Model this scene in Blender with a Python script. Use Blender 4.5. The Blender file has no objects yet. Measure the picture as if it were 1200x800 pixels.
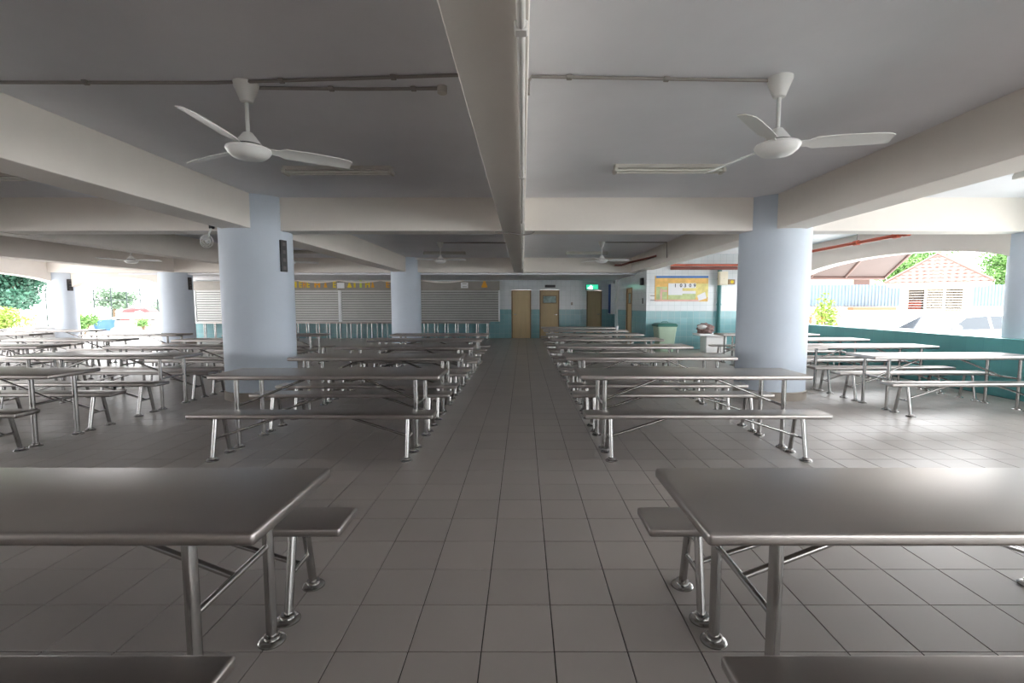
import bpy, bmesh, math, random
from mathutils import Vector, Matrix
random.seed(7)
sc = bpy.context.scene
COL = sc.collection
PI = math.pi

# ------------------------------------------------------------------ camera
cam_d = bpy.data.cameras.new('camera')
cam_d.sensor_width = 36.0
cam_d.lens = 549.6 / 1200 * 36.0
cam_d.shift_x = -13.0 / 1200
cam_d.clip_start = 0.05
cam_d.clip_end = 500
cam = bpy.data.objects.new('camera', cam_d)
cam.location = (0, 0, 1.417)
cam.rotation_euler = (PI / 2 - 0.07825, 0, 0)
COL.objects.link(cam)
sc.camera = cam

# ------------------------------------------------------------------ sky, sun, exposure
world = bpy.data.worlds.new('overcast_sky')
sc.world = world
world.use_nodes = True
wn = world.node_tree.nodes
bg = wn['Background']
bg.inputs['Color'].default_value = (0.97, 0.98, 1.0, 1)
bg.inputs['Strength'].default_value = 3.0
sun_d = bpy.data.lights.new('hazy_sun', 'SUN')
sun_d.energy = 3.0
sun_d.angle = math.radians(12)
sun_d.color = (1.0, 0.96, 0.9)
sun = bpy.data.objects.new('hazy_sun', sun_d)
sun.rotation_euler = (math.radians(-22), math.radians(8), 0)
COL.objects.link(sun)
sc.view_settings.view_transform = 'Standard'
sc.view_settings.look = 'None'
sc.view_settings.gamma = 1.0
sc.view_settings.use_curve_mapping = False
sc.view_settings.exposure = 1.66
sc.cycles.use_denoising = True
sc.cycles.max_bounces = 12
sc.cycles.diffuse_bounces = 8
sc.cycles.sample_clamp_indirect = 8.0
sc.cycles.caustics_reflective = False
sc.cycles.caustics_refractive = False

# ------------------------------------------------------------------ materials
MATS = {}
def mat(name, col, rough=0.6, metal=0.0, var=0.06, scale=3.0, bump=0.0, bscale=60.0, spec=0.5, emit=None, estr=0.0, rvar=0.0, alpha=1.0, trans=0.0, stretch=None):
    if name in MATS: return MATS[name]
    m = bpy.data.materials.new(name); m.use_nodes = True
    nt = m.node_tree; N = nt.nodes; L = nt.links
    b = N['Principled BSDF']
    b.inputs['Roughness'].default_value = rough
    b.inputs['Metallic'].default_value = metal
    b.inputs['Specular IOR Level'].default_value = spec
    b.inputs['Base Color'].default_value = (*col, 1)
    if trans: b.inputs['Transmission Weight'].default_value = trans
    if emit:
        b.inputs['Emission Color'].default_value = (*emit, 1); b.inputs['Emission Strength'].default_value = estr
    geo = N.new('ShaderNodeNewGeometry')
    src = geo.outputs['Position']
    if stretch:
        mp = N.new('ShaderNodeMapping'); mp.inputs['Scale'].default_value = stretch
        L.new(src, mp.inputs['Vector']); src = mp.outputs['Vector']
    if var or rvar:
        nz = N.new('ShaderNodeTexNoise'); nz.inputs['Scale'].default_value = scale
        nz.inputs['Detail'].default_value = 5; nz.inputs['Roughness'].default_value = 0.6
        L.new(src, nz.inputs['Vector'])
        if var:
            mr = N.new('ShaderNodeMapRange')
            mr.inputs['From Min'].default_value = 0.3; mr.inputs['From Max'].default_value = 0.7
            mr.inputs['To Min'].default_value = 1 - var; mr.inputs['To Max'].default_value = 1 + var
            L.new(nz.outputs['Fac'], mr.inputs['Value'])
            vm = N.new('ShaderNodeVectorMath'); vm.operation = 'SCALE'
            vm.inputs[0].default_value = col; L.new(mr.outputs['Result'], vm.inputs['Scale'])
            L.new(vm.outputs['Vector'], b.inputs['Base Color'])
        if rvar:
            m2 = N.new('ShaderNodeMapRange')
            m2.inputs['From Min'].default_value = 0.3; m2.inputs['From Max'].default_value = 0.7
            m2.inputs['To Min'].default_value = rough - rvar; m2.inputs['To Max'].default_value = rough + rvar
            L.new(nz.outputs['Fac'], m2.inputs['Value']); L.new(m2.outputs['Result'], b.inputs['Roughness'])
    if bump:
        n2 = N.new('ShaderNodeTexNoise'); n2.inputs['Scale'].default_value = bscale; n2.inputs['Detail'].default_value = 4
        L.new(src, n2.inputs['Vector'])
        bp = N.new('ShaderNodeBump'); bp.inputs['Strength'].default_value = bump; bp.inputs['Distance'].default_value = 0.01
        L.new(n2.outputs['Fac'], bp.inputs['Height']); L.new(bp.outputs['Normal'], b.inputs['Normal'])
    MATS[name] = m
    return m

def tile_wall_mat(name, axis, low=(0.23, 0.44, 0.47), high=(0.66, 0.70, 0.72), split=1.22, size=0.2, grout=(0.42, 0.5, 0.5), rough=0.18):
    """glazed square wall tiles, teal below the split height and white above"""
    m = bpy.data.materials.new(name); m.use_nodes = True
    nt = m.node_tree; N = nt.nodes; L = nt.links; b = N['Principled BSDF']
    geo = N.new('ShaderNodeNewGeometry'); sx = N.new('ShaderNodeSeparateXYZ'); L.new(geo.outputs['Position'], sx.inputs[0])
    cb = N.new('ShaderNodeCombineXYZ'); L.new(sx.outputs['X' if axis == 'x' else 'Y'], cb.inputs['X']); L.new(sx.outputs['Z'], cb.inputs['Y'])
    br = N.new('ShaderNodeTexBrick'); br.offset = 0.0; br.squash = 1.0
    br.inputs['Scale'].default_value = 1.0; br.inputs['Brick Width'].default_value = size; br.inputs['Row Height'].default_value = size
    br.inputs['Mortar Size'].default_value = 0.003; br.inputs['Mortar Smooth'].default_value = 0.1
    L.new(cb.outputs[0], br.inputs['Vector'])
    gt = N.new('ShaderNodeMath'); gt.operation = 'GREATER_THAN'; gt.inputs[1].default_value = split; L.new(sx.outputs['Z'], gt.inputs[0])
    def mixc(a, bcol):
        mx = N.new('ShaderNodeMix'); mx.data_type = 'RGBA'; L.new(gt.outputs[0], mx.inputs['Factor'])
        mx.inputs['A'].default_value = (*a, 1); mx.inputs['B'].default_value = (*bcol, 1); return mx.outputs['Result']
    L.new(mixc(low, high), br.inputs['Color1'])
    L.new(mixc([c * 0.88 for c in low], [c * 0.94 for c in high]), br.inputs['Color2'])
    br.inputs['Mortar'].default_value = (*grout, 1)
    L.new(br.outputs['Color'], b.inputs['Base Color'])
    bp = N.new('ShaderNodeBump'); bp.inputs['Strength'].default_value = 0.4; bp.inputs['Distance'].default_value = 0.004; bp.invert = True
    L.new(br.outputs['Fac'], bp.inputs['Height']); L.new(bp.outputs['Normal'], b.inputs['Normal'])
    b.inputs['Roughness'].default_value = rough
    return m

def floor_tile_mat():
    m = bpy.data.materials.new('floor_tile'); m.use_nodes = True
    nt = m.node_tree; N = nt.nodes; L = nt.links; b = N['Principled BSDF']
    geo = N.new('ShaderNodeNewGeometry')
    mp = N.new('ShaderNodeVectorMath'); mp.operation = 'MULTIPLY_ADD'
    mp.inputs[1].default_value = (1 / .3, 1 / .3, 0); mp.inputs[2].default_value = (.172 / .3, -1.817 / .3, 0)
    L.new(geo.outputs['Position'], mp.inputs[0])
    fl = N.new('ShaderNodeVectorMath'); fl.operation = 'FLOOR'; L.new(mp.outputs[0], fl.inputs[0])
    wn_ = N.new('ShaderNodeTexWhiteNoise'); wn_.noise_dimensions = '2D'; L.new(fl.outputs[0], wn_.inputs['Vector'])
    nz = N.new('ShaderNodeTexNoise'); nz.noise_dimensions = '2D'; nz.inputs['Scale'].default_value = .35; nz.inputs['Detail'].default_value = 2
    L.new(mp.outputs[0], nz.inputs['Vector'])
    a = N.new('ShaderNodeMath'); a.operation = 'MULTIPLY_ADD'; a.inputs[1].default_value = .10; a.inputs[2].default_value = .86
    L.new(wn_.outputs['Value'], a.inputs[0])
    c = N.new('ShaderNodeMath'); c.operation = 'MULTIPLY_ADD'; c.inputs[1].default_value = .18; L.new(nz.outputs['Fac'], c.inputs[0]); L.new(a.outputs[0], c.inputs[2])
    vm = N.new('ShaderNodeVectorMath'); vm.operation = 'SCALE'; vm.inputs[0].default_value = (.385, .352, .328); L.new(c.outputs[0], vm.inputs['Scale'])
    L.new(vm.outputs[0], b.inputs['Base Color'])
    b.inputs['Roughness'].default_value = .33
    b.inputs['Specular IOR Level'].default_value = 0.5
    return m

M_TILE = floor_tile_mat()
M_GROUT = mat('floor_grout', (.05, .045, .04), .9, bump=.2)
M_CEIL = mat('ceiling_paint', (.83, .835, .87), .9, var=.04, scale=.8, bump=.05, bscale=40)
M_BEAM = mat('beam_paint', (.82, .775, .72), .85, var=.04, scale=.9, bump=.08, bscale=30)
M_COL = mat('column_paint', (.60, .67, .76), .6, var=.04, scale=1.2, bump=.06, bscale=25)
M_SKIRT = mat('skirting_tile', (.33, .29, .25), .4, var=.1)
M_WALLP = mat('white_paint', (.78, .78, .77), .8, var=.03)
M_STEEL = mat('brushed_steel', (.43, .40, .38), .36, 1.0, var=.04, scale=2)
M_TUBE = mat('polished_steel_tube', (.44, .43, .42), .24, 1.0, var=.03)
M_TEALX = tile_wall_mat('tiles_facing_camera', 'x')
M_TEALY = tile_wall_mat('tiles_side', 'y')
M_LOWTILE = tile_wall_mat('teal_parapet_tiles', 'y', low=(.13, .40, .41), high=(.13, .40, .41), split=9, size=.3, grout=(.11, .34, .35), rough=.25)
M_FANW = mat('fan_white', (.80, .80, .78), .35, var=.02)
M_DARK = mat('dark_gap', (.03, .03, .03), .6)
M_LAMPH = mat('fitting_enamel', (.62, .60, .55), .5, var=.05)
M_TUBEG = mat('unlit_tube_glass', (.75, .75, .70), .25, var=.02)
M_COND = mat('grey_conduit', (.30, .275, .255), .6, var=.08)
M_WPIPE = mat('white_conduit', (.74, .72, .69), .5, var=.08)
M_SHUT = mat('shutter_steel', (.46, .46, .44), .42, .35, var=.06, scale=1.5)
M_SHUTBOX = mat('shutter_pelmet', (.30, .28, .25), .6, var=.08)
M_YEL = mat('yellow_paper', (.75, .55, .03), .7, var=.05)
M_ORG = mat('orange_paper', (.75, .36, .03), .7, var=.05)
M_LIME = mat('lime_paper', (.55, .65, .08), .7, var=.05)
M_SWAG = mat('white_cloth', (.78, .74, .68), .8, var=.04)
M_PAPER = mat('white_paper', (.82, .83, .85), .7, var=.02)
M_INK = mat('dark_ink', (.03, .03, .035), .7, var=0)
M_DOOR = mat('cream_door', (.60, .47, .27), .5, var=.05, scale=2, stretch=(4, 4, .6))
M_DFRAME = mat('brown_door_frame', (.30, .20, .11), .5, var=.1)
M_CHROME = mat('chrome', (.7, .7, .7), .15, 1.0, var=0)
M_BLACK = mat('black_plastic', (.018, .018, .02), .4, var=0)
M_DIM = mat('dim_grey_print', (.09, .08, .08), .6, var=0)
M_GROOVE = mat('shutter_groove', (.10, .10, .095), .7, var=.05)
M_BLUE = mat('blue_board', (.02, .07, .30), .5, var=.05)
M_RED = mat('red_pipe_paint', (.52, .10, .05), .45, var=.08)
M_MAROON = mat('maroon_pipe_paint', (.20, .055, .04), .5, var=.08)
M_GREENP = mat('dark_green_pipe', (.02, .14, .14), .4, var=.1)
M_CREAM = mat('cream_box', (.72, .66, .52), .5, var=.04)
M_BIN = mat('pale_green_plastic', (.42, .55, .42), .45, var=.08)
M_BINL = mat('dark_green_lid', (.04, .17, .14), .4, var=.08)
M_PAVE = mat('pale_paving', (.68, .66, .63), .85, var=.06, scale=1.2, bump=.1)
M_ASPH = mat('parking_concrete', (.62, .61, .59), .9, var=.08, scale=.7, bump=.1)
M_OUTW = mat('cream_render', (.55, .48, .41), .8, var=.03)
M_LEAF = mat('leaf_green', (.10, .22, .05), .55, var=.35, scale=1.5)
M_LEAFD = mat('leaf_dark', (.035, .11, .07), .55, var=.35, scale=1.2)
M_LEAFL = mat('leaf_light', (.24, .34, .06), .55, var=.3, scale=1.5)
M_LEAFH = mat('leaf_hazed', (.13, .20, .13), .6, var=.3, scale=1.5)  # distance haze mixed into the leaf colour itself
M_BARK = mat('bark', (.16, .11, .07), .9, var=.2, bump=.4)
M_CORR = mat('pale_blue_sheet', (.13, .185, .225), .45, var=.06)
M_ROOFT = mat('terracotta_tile', (.165, .085, .07), .7, var=.12, scale=6)
M_CANOPY = mat('brown_canopy', (.085, .058, .053), .6, var=.06)
M_CANRIB = mat('dark_brown_steel', (.11, .06, .05), .5, var=.05)
M_CAR = mat('white_car_paint', (.80, .80, .80), .25, var=0)
M_GLASS = mat('dark_car_glass', (.03, .04, .05), .06, var=0)
M_RUB = mat('tyre_rubber', (.02, .02, .02), .8, var=0)
M_TUB = mat('blue_plastic_tub', (.03, .10, .30), .4, var=.04)
M_TARP = mat('red_tarpaulin', (.17, .014, .014), .5, var=.1)
M_STONE = mat('grey_stone', (.42, .41, .40), .85, var=.12, bump=.3)
M_FENCE = mat('dark_green_steel', (.015, .03, .027), .5, var=0)
M_GLOW = mat('lit_green_sign', (.03, .35, .2), .4, var=0, emit=(.05, .75, .42), estr=.32)
M_GLOWW = mat('lit_white_sign', (.8, .9, .85), .4, var=0, emit=(.65, 1.0, .85), estr=.9)
M_PORANGE = mat('poster_orange', (.80, .50, .14), .5, var=.25, scale=3)
M_PYELLOW = mat('poster_yellow', (.80, .70, .25), .5, var=.2, scale=5)
M_PGREEN = mat('poster_green', (.50, .58, .28), .5, var=.2, scale=5)
M_PBLUE = mat('poster_blue', (.04, .17, .48), .5, var=.03)
M_PPINK = mat('poster_pink', (.76, .45, .40), .5, var=.1, scale=6)
M_CLOTHR = mat('faded_rag', (.20, .13, .12), .9, var=.4, scale=14)
M_SACK = mat('grey_sack', (.50, .50, .50), .8, var=.15, scale=8)
M_PICT = mat('picture_landscape', (.32, .42, .40), .5, var=.4, scale=5)

# ------------------------------------------------------------------ mesh helpers
def link(name, me, m, parent=None, loc=(0, 0, 0), rot=(0, 0, 0), smooth=False):
    o = bpy.data.objects.new(name, me); COL.objects.link(o)
    if m and not me.materials: me.materials.append(m)
    o.location = loc; o.rotation_euler = rot
    if parent: o.parent = parent
    return o
def fin(bm, smooth_angle=None):
    me = bpy.data.meshes.new('mesh')
    bmesh.ops.recalc_face_normals(bm, faces=bm.faces[:])
    bm.to_mesh(me); bm.free()
    if smooth_angle is not None:
        for p in me.polygons: p.use_smooth = True
        me.set_sharp_from_angle(angle=math.radians(smooth_angle))
    return me
def box(bm, x0, x1, y0, y1, z0, z1):
    vs = [bm.verts.new((x, y, z)) for z in (z0, z1) for y in (y0, y1) for x in (x0, x1)]
    fs = []
    for f in ((0, 1, 3, 2), (4, 6, 7, 5), (0, 4, 5, 1), (2, 3, 7, 6), (0, 2, 6, 4), (1, 5, 7, 3)):
        fs.append(bm.faces.new([vs[i] for i in f]))
    return vs
def bbox(x0, x1, y0, y1, z0, z1, bev=0.0, seg=2):
    bm = bmesh.new(); box(bm, x0, x1, y0, y1, z0, z1)
    if bev: bmesh.ops.bevel(bm, geom=bm.edges[:], offset=bev, segments=seg, affect='EDGES', profile=.5)
    return fin(bm, 40 if bev else None)
def tube(bm, pts, r, n=10, cap=True):
    pts = [Vector(p) for p in pts]; rings = []
    rs = r if isinstance(r, (list, tuple)) else [r] * len(pts)
    up = None
    for i, p in enumerate(pts):
        d = (pts[min(i + 1, len(pts) - 1)] - pts[max(i - 1, 0)]).normalized()
        if up is None:
            up = Vector((0, 0, 1)) if abs(d.z) < .9 else Vector((1, 0, 0))
        a = d.cross(up).normalized(); b = a.cross(d).normalized(); up = b
        rings.append([bm.verts.new(p + (a * math.cos(2 * PI * k / n) + b * math.sin(2 * PI * k / n)) * rs[i]) for k in range(n)])
    for i in range(len(rings) - 1):
        for k in range(n):
            bm.faces.new((rings[i][k], rings[i][(k + 1) % n], rings[i + 1][(k + 1) % n], rings[i + 1][k]))
    if cap:
        bm.faces.new(rings[0][::-1]); bm.faces.new(rings[-1])
def tube_me(pts, r, n=10):
    bm = bmesh.new(); tube(bm, pts, r, n); return fin(bm, 50)
def lathe_me(prof, n=24, cx=0, cy=0):
    bm = bmesh.new(); rings = []
    for r, z in prof:
        if r < 1e-5: rings.append([bm.verts.new((cx, cy, z))])
        else: rings.append([bm.verts.new((cx + r * math.cos(2 * PI * k / n), cy + r * math.sin(2 * PI * k / n), z)) for k in range(n)])
    for a, b in zip(rings, rings[1:]):
        for k in range(n):
            if len(a) == 1 and len(b) == 1: continue
            if len(a) == 1: bm.faces.new((a[0], b[k], b[(k + 1) % n]))
            elif len(b) == 1: bm.faces.new((a[k], a[(k + 1) % n], b[0]))
            else: bm.faces.new((a[k], a[(k + 1) % n], b[(k + 1) % n], b[k]))
    if len(rings[0]) > 1: bm.faces.new(rings[0][::-1])
    if len(rings[-1]) > 1: bm.faces.new(rings[-1])
    return fin(bm, 40)
def prism(poly, y0, y1, plane='xz'):
    """extrude a polygon; plane xz -> along y, yz -> along x, xy -> along z"""
    bm = bmesh.new()
    def P(a, b, t): return {'xz': (a, t, b), 'yz': (t, a, b), 'xy': (a, b, t)}[plane]
    A = [bm.verts.new(P(a, b, y0)) for a, b in poly]; B = [bm.verts.new(P(a, b, y1)) for a, b in poly]
    n = len(poly); bm.faces.new(A); bm.faces.new(B[::-1])
    for i in range(n): bm.faces.new((A[i], B[i], B[(i + 1) % n], A[(i + 1) % n]))
    return fin(bm)
def tag(o, label, cat, group=None, kind=None):
    o['label'] = label; o['category'] = cat
    if group: o['group'] = group
    if kind: o['kind'] = kind
    return o
def empty(name, loc, label, cat, group=None, kind=None, rz=0):
    o = bpy.data.objects.new(name, None); COL.objects.link(o); o.location = loc; o.rotation_euler = (0, 0, rz); o.empty_display_size = .1
    return tag(o, label, cat, group, kind)
def copy_tree(o, parent=None):
    c = o.copy(); COL.objects.link(c); c.parent = parent
    for ch in list(KIDS.get(o.name, ())): copy_tree(ch, c)
    return c
KIDS = {}
def part(name, me, m, parent, loc=(0, 0, 0), rot=(0, 0, 0), kind=None, label=None):
    o = link(name, me, m, parent, loc, rot)
    KIDS.setdefault(parent.name, []).append(o)
    if kind: o['kind'] = kind
    if label: o['label'] = label
    return o
def struct(name, me, m, label, cat, parent=None):
    o = link(name, me, m, parent); return tag(o, label, cat, None, 'structure')
def text_me(txt, size, ext=.002, bold=False):
    cu = bpy.data.curves.new('txt', 'FONT'); cu.body = txt; cu.size = size; cu.extrude = ext; cu.align_x = 'CENTER'; cu.align_y = 'CENTER'
    if bold: cu.offset = size * .02
    ob = bpy.data.objects.new('txt', cu); COL.objects.link(ob)
    dg = bpy.context.evaluated_depsgraph_get(); me = bpy.data.meshes.new_from_object(ob.evaluated_get(dg))
    bpy.data.objects.remove(ob); return me

# ------------------------------------------------------------------ floor
X0, X1, Y0, Y1 = -16.3, 7.4, -6.4, 20.55
fl = struct('floor', bbox(X0, X1 + .25, Y0, Y1, -.25, -.006), M_GROUT, 'grey square-tiled canteen floor with dark grout lines', 'floor')
def proj(X, Y, Z=0.0):
    D = 1.417 - Z; c, s = math.cos(.07825), math.sin(.07825)
    zz = Y * c + D * s; yy = D * c - Y * s
    if zz < .1: return None
    return 613.02 + 549.6 * X / zz, 400 + 549.6 * yy / zz
T = .3; G = .0025
cells = []
for i in range(-54, 26):
    for j in range(-28, 63):
        xa = -.172 + T * i; ya = 1.817 + T * j
        if xa < X0 or xa + T > X1 + .05 or ya < Y0 or ya + T > Y1: continue
        q = [proj(xa + a * T, ya + b * T) for a in (0, 1) for b in (0, 1)]
        area = 0
        if all(q):
            vis = sum(1 for p in q if 0 <= p[0] <= 1200 and 0 <= p[1] <= 800)
            if vis >= 2:
                area = abs((q[2][0] - q[0][0]) * (q[1][1] - q[0][1]))
                cx_, cy_ = sum(p[0] for p in q) / 4, sum(p[1] for p in q) / 4
                if cy_ > 640 and not (330 < cx_ < 830): area *= .35     # largely hidden by the near tables
        cells.append((area, xa, ya))
cells.sort(reverse=True)
tile_me = bbox(G, T - G, G, T - G, -.02, 0, .0012, 1)
for a, xa, ya in cells[:300]:
    part('floor_tile', tile_me, M_TILE, fl, (xa, ya, 0))
bm = bmesh.new()
for a, xa, ya in cells[300:]:
    x0, x1, y0, y1 = xa + G, xa + T - G, ya + G, ya + T - G
    t = [bm.verts.new(p) for p in ((x0, y0, 0), (x1, y0, 0), (x1, y1, 0), (x0, y1, 0))]
    d = [bm.verts.new((v.co.x, v.co.y, -.008)) for v in t]
    bm.faces.new(t)
    for k in range(4): bm.faces.new((t[k], d[k], d[(k + 1) % 4], t[(k + 1) % 4]))
me = bpy.data.meshes.new('far_tiles'); bm.to_mesh(me); bm.free()
part('floor_tiles', me, M_TILE, fl, kind='stuff')

# ------------------------------------------------------------------ ceiling, beams, columns
CZ = 3.0; BZ = 2.51
struct('ceiling', bbox(-16.9, 8.4, Y0, 20.6, CZ, CZ + .25), M_CEIL, 'flat white painted ceiling of the canteen hall', 'ceiling')
struct('ceiling_soffit', bbox(-14.0, 3.90, 16.36, 20.6, 2.45, 2.6), M_CEIL, 'lower white soffit in front of the shutter wall', 'ceiling')
def beam(x0, x1, y0, y1, z0, label):
    return struct('ceiling_beam', bbox(x0, x1, y0, y1, z0, CZ + .02, .006, 1), M_BEAM, label, 'beam')
beam(-4.34, -3.90, Y0, 16.1, BZ, 'cream beam running back over the large left column')
beam(3.66, 4.10, Y0, 16.4, BZ, 'cream beam running back over the large right column')
beam(-.31, .025, Y0, 16.1, BZ - .008, 'narrow cream beam above the central aisle carrying the white pipe')
beam(-8.2, -7.87, Y0, 16.1, BZ - .008, 'narrow cream beam between the two left column rows')
beam(-12.25, -11.8, Y0, 16.1, BZ, 'cream beam over the far left column beside the arch')
beam(-16.4, 7.9, 7.1, 7.45, BZ + .004, 'cream cross beam between the two large columns')
beam(-16.4, 3.90, 16.0, 16.4, BZ + .004, 'cream cross beam in front of the shutters')
beam(-16.4, 7.9, -2.0, -1.65, BZ + .004, 'cream cross beam above the foreground tables')

def column(x, y, r, label, sign=None):
    c = empty('column', (x, y, 0), label, 'column', None, 'structure')
    part('column_shaft', lathe_me([(r, 0), (r, CZ)], 56), M_COL, c)
    part('skirting', lathe_me([(r + .018, 0), (r + .018, .12), (r + .004, .128), (r + .004, .12)], 56), M_SKIRT, c)
    return c
c1 = column(-4.08, 7.28, .5, 'large pale blue round column left of the aisle, nearest the camera')
c2 = column(3.87, 7.32, .5, 'large pale blue round column right of the aisle')
c3 = column(-4.02, 16.2, .5, 'pale blue round column standing before the shutters left of the aisle')
c4 = column(-12.1, 16.45, .5, 'pale blue round column right of the white arch')
c5 = column(-16.1, 16.5, .38, 'pale blue corner column left of the white arch')
c6 = column(8.0, 7.25, .42, 'pale blue column at the right edge beside the teal parapet')
c7 = column(7.85, 13.6, .3, 'pale blue column behind the large right column')

def col_sign(x, y, r, ang, z0, z1, w, label):
    s = empty('column_sign', (x + (r + .0) * math.cos(ang), y + (r + .0) * math.sin(ang), z0), label, 'sign', rz=ang)
    part('sign_plate', bbox(-.012, .02, -w / 2, w / 2, 0, z1 - z0, .004, 1), M_BLACK, s)
    n = 4; hh = (z1 - z0) / n
    for k in range(n):
        part('sign_character', bbox(.02, .023, -w * .22, w * .22, hh * (k + .28), hh * (k + .72)), M_DIM, s)
col_sign(-4.08, 7.28, .5, math.radians(-18), 1.91, 2.38, .12, 'narrow black sign high on the large left column')
col_sign(-12.1, 16.45, .5, math.radians(-2), 1.93, 2.36, .16, 'narrow black sign high on the column right of the arch')
col_sign(-16.1, 16.5, .38, math.radians(-17), 1.9, 2.3, .16, 'narrow black sign on the corner column left of the arch')

# ------------------------------------------------------------------ facades with arches
def arch_poly(s0, s1, top, spring, rise, n=20):
    pts = [(s0, top), (s0, spring)]
    for k in range(1, n):
        t = k / n; u = 2 * t - 1
        pts.append((s0 + (s1 - s0) * t, spring + rise * math.sqrt(max(0, 1 - u * u)) ** 1.35))
    pts += [(s1, spring), (s1, top)]
    return pts
for a, b, nm in ((7.25, 13.3, 'white arched band over the teal parapet, framing the gatehouse'), (13.3, 14.95, 'white arched band behind the large right column'), (2.4, 7.25, 'white arched band over the parapet right of the foreground'), (-2.6, 2.4, 'white arched band over the parapet beside the camera'), (-6.4, -2.6, 'short white arched band over the parapet behind the camera')):
    struct('wall_right', prism(arch_poly(a, b, CZ + .02, 2.10, .36 if b - a > 3 else .15), 7.62, 7.9, 'yz'), M_BEAM, nm, 'wall')
for a, b, nm in ((11.95, 16.5, 'white arched band at far left with the trees behind'), (7.4, 11.95, 'white arched band on the left facade, second from the corner'), (2.85, 7.4, 'white arched band on the left facade, third from the corner'), (-6.4, 2.85, 'white arched band on the left facade beside the camera')):
    struct('wall_left', prism(arch_poly(a, b, CZ + .02, 2.06, .34), -16.4, -16.1, 'yz'), M_BEAM, nm, 'wall')
struct('wall_arch', prism(arch_poly(-15.72, -12.55, CZ + .02, 2.03, .33), 16.42, 16.7, 'xz'), M_BEAM, 'white arch between two columns looking out to the red tarpaulin', 'wall')
struct('wall_pier', bbox(-12.62, -12.2, 16.44, 16.7, 0, 2.1), M_BEAM, 'white pier at the right foot of the arch', 'wall')
struct('parapet_right', bbox(7.39, 7.7, Y0, 14.95, -.25, .90, .01, 2), M_LOWTILE, 'teal tiled low parapet wall along the right side', 'wall')
struct('parapet_left', bbox(-16.35, -16.12, Y0, 16.2, -.25, .66, .01, 2), M_WALLP, 'white low parapet wall along the far left side', 'wall')
struct('wall_behind_unseen', bbox(-16.4, 3.04, Y0 - .2, Y0, .6, CZ + .02), M_WALLP, 'unseen plain white wall behind the camera, closed to darken the foreground', 'wall')  # never in view; its closed length is set to keep the foreground dark
for k in range(4, 5):  # single unseen opening, added so some light enters from behind
    struct('wall_behind_unseen', prism(arch_poly(-16.4 + k * 4.86, -16.4 + (k + 1) * 4.86, CZ + .02, 2.06, .34), Y0 - .2, Y0, 'xz'), M_BEAM, 'unseen white arched opening behind the camera at right, added to let light in', 'wall')
struct('parapet_behind_unseen', bbox(-16.4, 8.0, Y0 - .2, Y0, -.25, .66, .01, 2), M_WALLP, 'unseen white low parapet behind the camera, added with the arch opening', 'wall')

# back wall with recess, side wall, poster wall
def wall_with_holes(x0, x1, z0, z1, y0, y1, holes):
    """wall in the xz plane made of blocks around door holes (hx0,hx1,hz1)"""
    bm = bmesh.new(); cur = x0
    for hx0, hx1, hz in sorted(holes):
        box(bm, cur, hx0, y0, y1, z0, z1); box(bm, hx0, hx1, y0, y1, hz, z1); cur = hx1
    box(bm, cur, x1, y0, y1, z0, z1)
    return fin(bm)
YB = 19.9
struct('wall_back', wall_with_holes(-13.95, 2.46, -.02, 2.47, YB, YB + .2, [(-.49, .34, 2.04), (.70, 1.53, 2.04)]), M_TEALX, 'back wall tiled white above and teal below, with two cream doors', 'wall')
struct('wall_recess', wall_with_holes(2.46, 4.1, -.02, 2.47, 20.45, 20.6, [(2.76, 3.42, 2.04)]), M_TEALX, 'tiled wall of the recess under the green exit sign', 'wall')
struct('wall_recess_side', bbox(2.44, 2.50, YB + .2, 20.45, 0, 2.45), M_TEALY, 'short tiled return wall beside the recess', 'wall')
bm = bmesh.new()
for a in ((15.05, 16.84), (17.72, 20.5)): box(bm, 3.90, 4.05, a[0], a[1], -.02, 3.0)
box(bm, 3.90, 4.05, 16.84, 17.72, 2.04, 3.0)
struct('wall_side', fin(bm), M_TEALY, 'tiled side wall with a cream door near the exit sign', 'wall')
struct('wall_poster', bbox(3.90, 7.7, 14.9, 15.05, -.02, CZ + .02), M_TEALX, 'tiled wall carrying the yellow poster, right of the aisle', 'wall')
struct('trim_1', bbox(3.81, 3.905, 19.3, 19.5, 0, 2.45), M_WALLP, 'pale corner pilaster beside the recess', 'trim')

# ------------------------------------------------------------------ doors
def door(n, x0, x1, y, label, picture=False, axis='x', handle_side=1):
    d = empty('door_%d' % n, ((x0 + x1) / 2, y, 0) if axis == 'x' else (y, (x0 + x1) / 2, 0), label, 'door', None, 'structure', rz=0 if axis == 'x' else -PI / 2)
    w = (x1 - x0) / 2
    part('door_leaf', bbox(-w + .045, w - .045, .03, .07, .001, 1.995, .003, 1), M_DOOR, d)
    bm = bmesh.new()
    box(bm, -w + .001, -w + .045, -.02, .10, 0, 2.035); box(bm, w - .045, w - .001, -.02, .10, 0, 2.035); box(bm, -w + .045, w - .045, -.02, .10, 1.995, 2.035)
    part('door_frame', fin(bm), M_DFRAME, d)
    hx = handle_side * (w - .12)
    bm = bmesh.new(); tube(bm, [(hx, .03, 1.0), (hx, -.01, 1.0)], .025, 12); tube(bm, [(hx, -.01, 1.0), (hx - handle_side * .1, -.01, 1.0)], .012, 8)
    part('door_handle', fin(bm, 40), M_CHROME, d)
    return d
door(1, -.49, .34, YB, 'plain cream door at the end of the central aisle', handle_side=-1)
door(2, .70, 1.53, YB, 'cream door with a framed landscape picture under the black sign')
door(3, 2.76, 3.42, 20.45, 'cream door under the glowing green exit sign')
door(4, 16.84, 17.72, 3.90, 'narrow cream door in the side wall near the poster', axis='y', handle_side=-1)
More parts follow.
